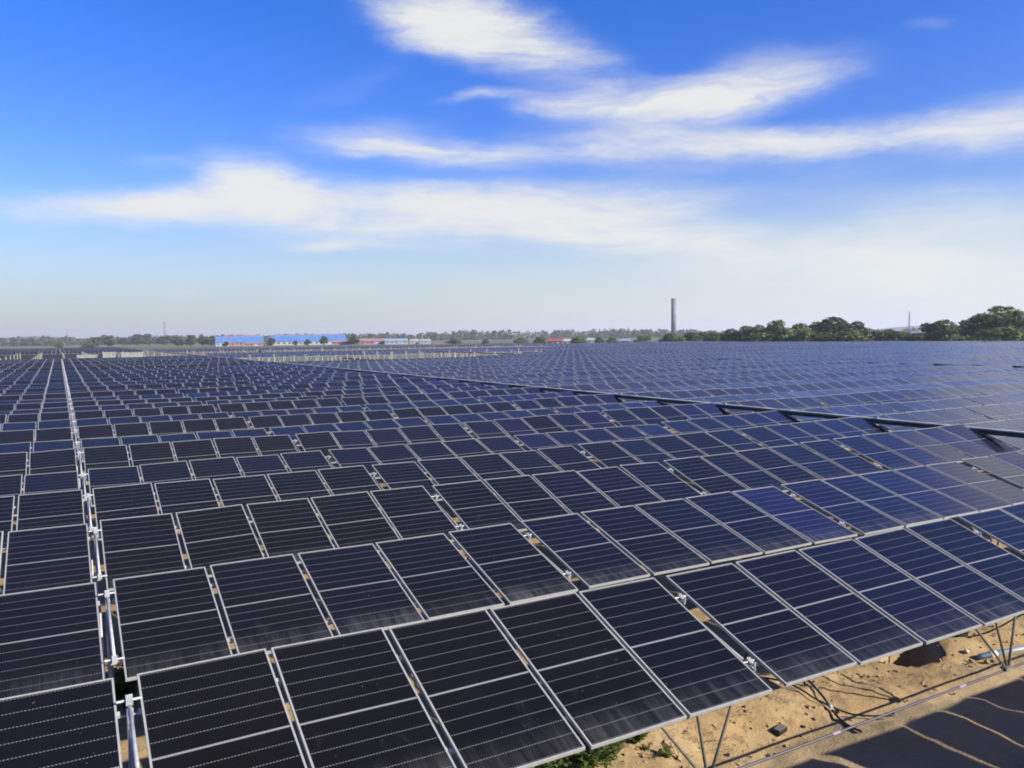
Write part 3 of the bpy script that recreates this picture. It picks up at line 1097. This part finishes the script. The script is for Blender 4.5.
# chimney
c_ = pol(674, 1000)
root = empty('chimney', c_)
ch_ = MB()
ch_.tube([(0, 0, 0), (0, 0, 49)], 3.2, 24, r2=2.9)
ch_.build('shaft', MAT['chimney'], root, True)
MB().tube([(0, 0, 48.2), (0, 0, 49.6)], 3.15, 24).build('rim', MAT['concrete'], root, True)
for zz in (20, 38):
    MB().tube([(0, 0, zz), (0, 0, zz + .5)], 3.35, 24).build('band', MAT['concrete'], root, True)
tag(root, 'tall plain grey chimney rising behind the trees', 'chimney')


def mast(px, D, h, wd, label):
    c_ = pol(px, D)
    root = empty('lattice_mast', c_)
    legs = [(-1, -1), (1, -1), (1, 1), (-1, 1)]
    for (sx, sy) in legs:
        MB().tube([(sx * wd, sy * wd, 0), (sx * wd * .16, sy * wd * .16, h)], .10, 5).build('leg', MAT['lattice'], root)
    br = MB()
    nseg = 10
    for k in range(nseg):
        z0, z1 = h * k / nseg, h * (k + 1) / nseg
        w0, w1 = wd * (1 - .84 * k / nseg), wd * (1 - .84 * (k + 1) / nseg)
        for j in range(4):
            a_, b_ = legs[j], legs[(j + 1) % 4]
            br.tube([(a_[0] * w0, a_[1] * w0, z0), (b_[0] * w1, b_[1] * w1, z1)], .07, 4)
            br.tube([(b_[0] * w0, b_[1] * w0, z0), (a_[0] * w1, a_[1] * w1, z1)], .07, 4)
    br.build('bracing', MAT['lattice'], root)
    for zz, ww in ((.78, wd * 2.2), (.9, wd * 1.7)):
        MB().tube([(-ww, 0, h * zz), (ww, 0, h * zz)], .10, 4).build('cross_arm', MAT['lattice'], root)
    tag(root, label, 'mast')


mast(166, 1150, 32, 1.5, 'thin lattice mast above the far trees left of the blue sheds')
mast(69, 1500, 26, 1.4, 'faint short mast above the far trees at the end of the post line')
mast(909, 900, 26, 1.2, 'thin mast above the trees on the right beside the boxy building')

# ------------------------------------------------------------------ trees
def crown_mesh(name, lobes, n, size, mat, seed, up=.25):
    rg = np.random.default_rng(seed)
    v_, f_, tn = [], [], []
    wts = np.array([l[3] * l[4] for l in lobes])
    wts = wts / wts.sum()
    tones = rg.random(len(lobes))
    for k in range(n):
        li = rg.choice(len(lobes), p=wts)
        cx_, cy_, cz_, rx, rz = lobes[li]
        d = rg.normal(size=3)
        d /= np.linalg.norm(d)
        rr = rg.uniform(.55, 1.06) ** .8
        # knots of leaves with gaps between them
        kn = mnoise.noise((cx_ + d[0] * rx * .9 + seed, cy_ + d[1] * rx * .9, cz_ + d[2] * rz * .9))
        if kn < -.18 and rg.random() < .75:
            continue
        pnt = np.array([cx_ + d[0] * rx * rr, cy_ + d[1] * rx * rr, cz_ + d[2] * rz * rr])
        nrm = d * .6 + rg.normal(size=3) * .6 + np.array([0, 0, up])
        nrm = Vector(nrm).normalized()
        a_ = nrm.orthogonal().normalized()
        a_.rotate(Quaternion(nrm, rg.uniform(0, 6.28)))
        b_ = nrm.cross(a_)
        s_ = size * rg.uniform(.6, 1.3)
        P_ = Vector(pnt)
        i = len(v_)
        v_ += [tuple(P_ - a_ * s_ * .5), tuple(P_ + b_ * s_ * .32), tuple(P_ + a_ * s_ * .5), tuple(P_ - b_ * s_ * .32)]
        f_.append((i, i + 1, i + 2, i + 3))
        to = float(np.clip(tones[li] * .45 + rg.random() * .35 + .25 * kn + .1, 0, 1))
        tn += [to] * 4
    me_ = bpy.data.meshes.new(name)
    me_.from_pydata(v_, [], f_)
    me_.materials.append(mat)
    at_ = me_.attributes.new('tone', 'FLOAT', 'POINT')
    at_.data.foreach_set('value', tn)
    me_.update()
    return me_


def tree_proto(seed, h, wd, n, leaf, mat, low=.12, nl=9):
    """returns (crown mesh, trunk MB data mesh) of a broadleaf tree of height h and crown width wd"""
    rr = random.Random(seed)
    lobes = []
    for k in range(nl):
        a_ = rr.uniform(0, 2 * PI)
        f_ = rr.uniform(.15, .62)
        zc_ = h * rr.uniform(low + .16, .80)
        taper = 1 - .55 * max(0, zc_ / h - .45)
        lobes.append((f_ * wd * .5 * taper * math.cos(a_), f_ * wd * .5 * taper * math.sin(a_), zc_, wd * rr.uniform(.17, .30) * taper, h * rr.uniform(.12, .20)))
    lobes.append((rr.uniform(-.1, .1) * wd, 0, h * .84, wd * .2, h * .15))
    lobes.append((0, 0, h * .42, wd * .34, h * .30))
    cm = crown_mesh('crown', lobes, n, leaf, mat, seed)
    tk = MB()
    tk.tube([(0, 0, -.3), (wd * .01, 0, h * .2), (wd * .03, 0, h * .45), (0, 0, h * .75)], h * .026, 7, r2=h * .007)
    for l in lobes[:6]:
        tk.tube([(wd * .01, 0, h * .22 + .1 * l[2]), (l[0] * .55, l[1] * .55, l[2] * .72), (l[0], l[1], l[2] + l[4] * .3)], h * .011, 5, r2=h * .003)
    tm = bpy.data.meshes.new('trunk')
    tm.from_pydata(tk.v, [], tk.f)
    tm.materials.append(MAT['bark'])
    return cm, tm


PROT = {}
for k in range(4):
    PROT['broad', k] = tree_proto(20 + k, 10, 11, 5200, .85, MAT['leaf'])
for k in range(3):
    PROT['dark', k] = tree_proto(40 + k, 10, 8.5, 4600, .80, MAT['leaf_dark'])
for k in range(3):
    PROT['bush', k] = tree_proto(60 + k, 10, 15, 3000, 1.2, MAT['leaf'], low=0.0, nl=7)
for k in range(3):
    PROT['far', k] = tree_proto(80 + k, 10, 10, 1500, 1.4, MAT['leaf_dark'], low=.05)


def tree(px, D, hpx, wpx, kind, k, label, group, nm='tree', z0=0):
    """a tree at the distance D; its height and width in metres follow from how large it stands there"""
    c_ = pol(px, D)
    h, wd = hpx * D / F_PX, wpx * D / F_PX
    cm, tm = PROT[kind, k]
    root = empty(nm, c_, random.uniform(0, 6.28))
    base_w = {'broad': 11, 'dark': 8.5, 'bush': 15, 'far': 10}[kind]
    root.scale = (wd / base_w * .95, wd / base_w * .95, h / 10)
    link('crown', cm, root)
    link('trunk', tm, root)
    tag(root, label, 'bush' if nm == 'bush' else 'tree', group)


GR = 'trees along the right edge of the field'
# px, D, height px (incl. hidden foot), width px
RT = [(1003, 300, 39, 56, 'broad', 0, 'largest spreading tree at the far right of the treeline'),
      (1030, 306, 31, 34, 'broad', 1, 'tree cut by the right picture edge beside the largest tree'),
      (969, 315, 27, 32, 'broad', 2, 'mid-height tree directly left of the largest tree'),
      (941, 300, 27, 40, 'broad', 3, 'rounded bright green tree right of the dark boxy building'),
      (955, 290, 18, 26, 'bush', 0, 'low shrubby tree before the rounded bright green tree'),
      (985, 292, 15, 34, 'bush', 1, 'low shrubby growth under the largest tree'),
      (889, 310, 17, 22, 'dark', 0, 'small round dark tree in the dip of the treeline'),
      (875, 320, 12, 16, 'bush', 2, 'small low tree left of the round dark tree in the dip'),
      (903, 300, 11, 20, 'bush', 0, 'low bush in front of the dark boxy building'),
      (920, 297, 10, 18, 'bush', 1, 'low bush between the boxy building and the bright green tree'),
      (835, 310, 30, 42, 'dark', 1, 'big dark tree, tallest of the middle of the treeline'),
      (856, 318, 25, 24, 'dark', 2, 'dark tree with a sky gap right of the big dark tree'),
      (816, 325, 22, 24, 'broad', 0, 'green tree directly left of the big dark tree'),
      (800, 322, 21, 28, 'broad', 2, 'green tree second to the left of the big dark tree'),
      (778, 330, 24, 26, 'broad', 1, 'pointed green tree between lower ones in the treeline'),
      (786, 315, 16, 24, 'bush', 2, 'low shrubby tree before the pointed green tree'),
      (760, 335, 19, 26, 'broad', 3, 'green tree left of the pointed green tree'),
      (745, 340, 18, 28, 'broad', 1, 'rounded green tree third left of the pointed tree'),
      (731, 345, 15, 26, 'broad', 0, 'lower green tree where the right treeline tapers off'),
      (714, 360, 11, 24, 'broad', 3, 'small dark tree at the left end of the right treeline'),
      (690, 420, 12, 26, 'dark', 1, 'dark green tree just right of the chimney foot'),
      (672, 410, 12, 26, 'broad', 2, 'green tree hiding the chimney foot'),
      (703, 430, 9, 18, 'bush', 0, 'low bush between the chimney tree and the right treeline'),
      (850, 300, 13, 40, 'bush', 1, 'low hedge-like shrubs before the big dark tree'),
      (820, 300, 12, 36, 'bush', 0, 'low green shrubs left of those before the big dark tree'),
      (762, 318, 11, 36, 'bush', 1, 'low green shrubs below the rounded green trees')]
for (px_, D_, hp, wp, kd, kk, lb) in RT:
    hp += 4.5 if (700 < px_ < 826 and kd != 'bush') else (1.5 if px_ < 940 else 0)
    tree(px_, D_, hp * .93 + (4.5 if kd == 'bush' else 1.0), wp * (1.5 if kd == 'bush' else 1.25), kd, kk, lb, GR)
GM = 'bushes in the middle distance'
for (px_, D_, hp, wp, kd, kk, lb) in [
        (641, 430, 11, 22, 'bush', 0, 'round dark green bush standing alone left of the chimney'),
        (578, 520, 9, 24, 'bush', 1, 'green bush right of the red-roofed house'),
        (600, 530, 8, 15, 'bush', 2, 'green bush right of the narrow white house'),
        (612, 540, 7, 16, 'bush', 0, 'low green bush left of the pale low house'),
        (540, 520, 9, 18, 'bush', 1, 'green bush left of the red-roofed house'),
        (522, 540, 8, 22, 'bush', 2, 'green bush second to the left of the red-roofed house'),
        (487, 640, 6, 9, 'bush', 0, 'small dark bush standing alone in the middle of the far edge'),
        (456, 680, 6, 20, 'bush', 1, 'bright green low bush right of the white houses')]:
    tree(px_, D_, hp, wp, kd, kk, lb, GM, 'bush')
GW = 'bushes before the blue warehouses'
for (px_, D_, hp, wp, kd, kk, lb) in [(272, 780, 8, 10, 'far', 0, 'dark bush between the two long blue warehouses'),
                                      (325, 780, 9, 11, 'far', 1, 'dark bush before the right part of the longest blue warehouse'),
                                      (308, 780, 6, 9, 'far', 2, 'small dark bush before the middle of the longest blue warehouse'),
                                      (296, 780, 5, 8, 'far', 1, 'smallest dark bush before the left part of the longest blue warehouse'),
                                      (227, 790, 5, 8, 'far', 0, 'dark bush before the short blue shed'),
                                      (355, 790, 9, 16, 'far', 2, 'dark bush at the right end of the blue warehouses')]:
    tree(px_, D_, hp, wp, kd, kk, lb, GW, 'bush')
tree(261.5, 360, 6.5, 7, 'dark', 2, 'single nearly black bush standing before the blue sheds', GW, 'bush')
GL = 'far trees on the left'
for (px_, D_, hp, wp, kd, kk, lb) in [
        (213, 920, 12, 12, 'far', 0, 'green tree touching the short blue shed'),
        (204, 930, 11, 13, 'far', 1, 'dark tree second left of the short blue shed'),
        (192, 930, 13, 16, 'far', 2, 'tall dark tree third left of the short blue shed'),
        (179, 940, 12, 15, 'far', 0, 'dark tree right below the thin lattice mast'),
        (165, 1150, 11, 18, 'far', 1, 'hazy tree at the foot of the lattice mast'),
        (150, 1250, 13, 20, 'far', 2, 'hazy bluish tree left of the lattice mast'),
        (138, 1250, 13, 18, 'far', 0, 'hazy tree second left of the lattice mast'),
        (124, 1300, 9, 14, 'far', 1, 'low hazy tree in the dip of the far left trees'),
        (110, 1080, 12, 16, 'far', 2, 'grey green tree right of the post line end'),
        (97, 1080, 11, 16, 'far', 0, 'grey green tree beside the post line end'),
        (89, 800, 6, 16, 'bush', 1, 'low dark green bush just right of the post line end'),
        (60, 900, 6, 12, 'bush', 2, 'low green bush at the end of the post line')]:
    tree(px_, D_, hp * .8, wp, kd, kk, lb, GL)

# far woods that read as one mass
fv, ff, ftn = [], [], []
rg = np.random.default_rng(5)
for k in range(900):
    pxx = rg.uniform(-60, 720) if k < 760 else rg.uniform(640, 1080)
    D_ = rg.uniform(1500, 2100)
    c_ = pol(pxx, D_)
    h = rg.uniform(9, 17) * (1.15 if 420 < pxx < 660 else 1) * (.8 if pxx > 700 else 1)
    wd = rg.uniform(10, 20)
    tone0 = rg.random()
    for j in range(42):
        d = rg.normal(size=3)
        d /= np.linalg.norm(d)
        P_ = Vector((c_.x + d[0] * wd * .5 * rg.uniform(.6, 1), c_.y + d[1] * wd * .5 * rg.uniform(.6, 1), c_.z + h * .5 + d[2] * h * .5))
        nrm = Vector(d * .7 + rg.normal(size=3) * .5 + np.array([0, 0, .3])).normalized()
        a_ = nrm.orthogonal().normalized()
        b_ = nrm.cross(a_)
        s_ = rg.uniform(1.6, 3.4)
        i = len(fv)
        fv += [tuple(P_ - a_ * s_), tuple(P_ + b_ * s_ * .7), tuple(P_ + a_ * s_), tuple(P_ - b_ * s_ * .7)]
        ff.append((i, i + 1, i + 2, i + 3))
        ftn += [float(np.clip(tone0 * .6 + rg.random() * .4, 0, 1))] * 4
fm_ = bpy.data.meshes.new('far_woods')
fm_.from_pydata(fv, [], ff)
fm_.materials.append(MAT['leaf_dark'])
a_ = fm_.attributes.new('tone', 'FLOAT', 'POINT')
a_.data.foreach_set('value', ftn)
fm_.update()
tag(link('far_woods', fm_), 'continuous band of far woods along the horizon', 'woods', kind='stuff')

# low hills on the horizon
hv, hf = [], []
azs = np.linspace(-.25, 1.25, 160)
for rr_ in (0, 1, 2):
    for a_ in azs:
        D_ = (3600, 4000, 4400)[rr_]
        h = 0 if rr_ != 1 else 14 + 12 * mnoise.noise((a_ * 9, 1, 0)) + 8 * mnoise.noise((a_ * 31, 3, 0)) + 20 * math.exp(-((a_ + .02) / .03) ** 2) + 16 * math.exp(-((a_ - .985) / .04) ** 2)
        hv.append((CAM.x + D_ * math.sin(a_), CAM.y + D_ * math.cos(a_), -2.9 + max(h, 0)))
for rr_ in (0, 1):
    for i in range(len(azs) - 1):
        a0 = rr_ * len(azs) + i
        hf.append((a0, a0 + 1, a0 + 1 + len(azs), a0 + len(azs)))
hm = bpy.data.meshes.new('hills')
hm.from_pydata(hv, [], hf)
hm.materials.append(plain('wooded hills', (0.05, 0.07, 0.035), .95, 0, .3, .01))
hm.update()
tag(link('hills', hm), kind='structure')

# ------------------------------------------------------------------ haze
HAZE = True
if HAZE:
    hb_ = MB().box((1500, 2300, 28.5), (9000, 5600, 64)).build('haze', None)
    hm_ = bpy.data.materials.new('haze')
    hm_.use_nodes = True
    t = NT(hm_.node_tree)
    t.n.clear()
    o = t.node('ShaderNodeOutputMaterial')
    v_ = t.node('ShaderNodeVolumePrincipled')
    v_.inputs['Color'].default_value = (0.86, 0.92, 1.0, 1)
    v_.inputs['Density'].default_value = 0.00016
    v_.inputs['Anisotropy'].default_value = 0.2
    t.l.new(v_.outputs[0], o.inputs['Volume'])
    hb_.data.materials.clear()
    hb_.data.materials.append(hm_)
    tag(hb_, kind='stuff')
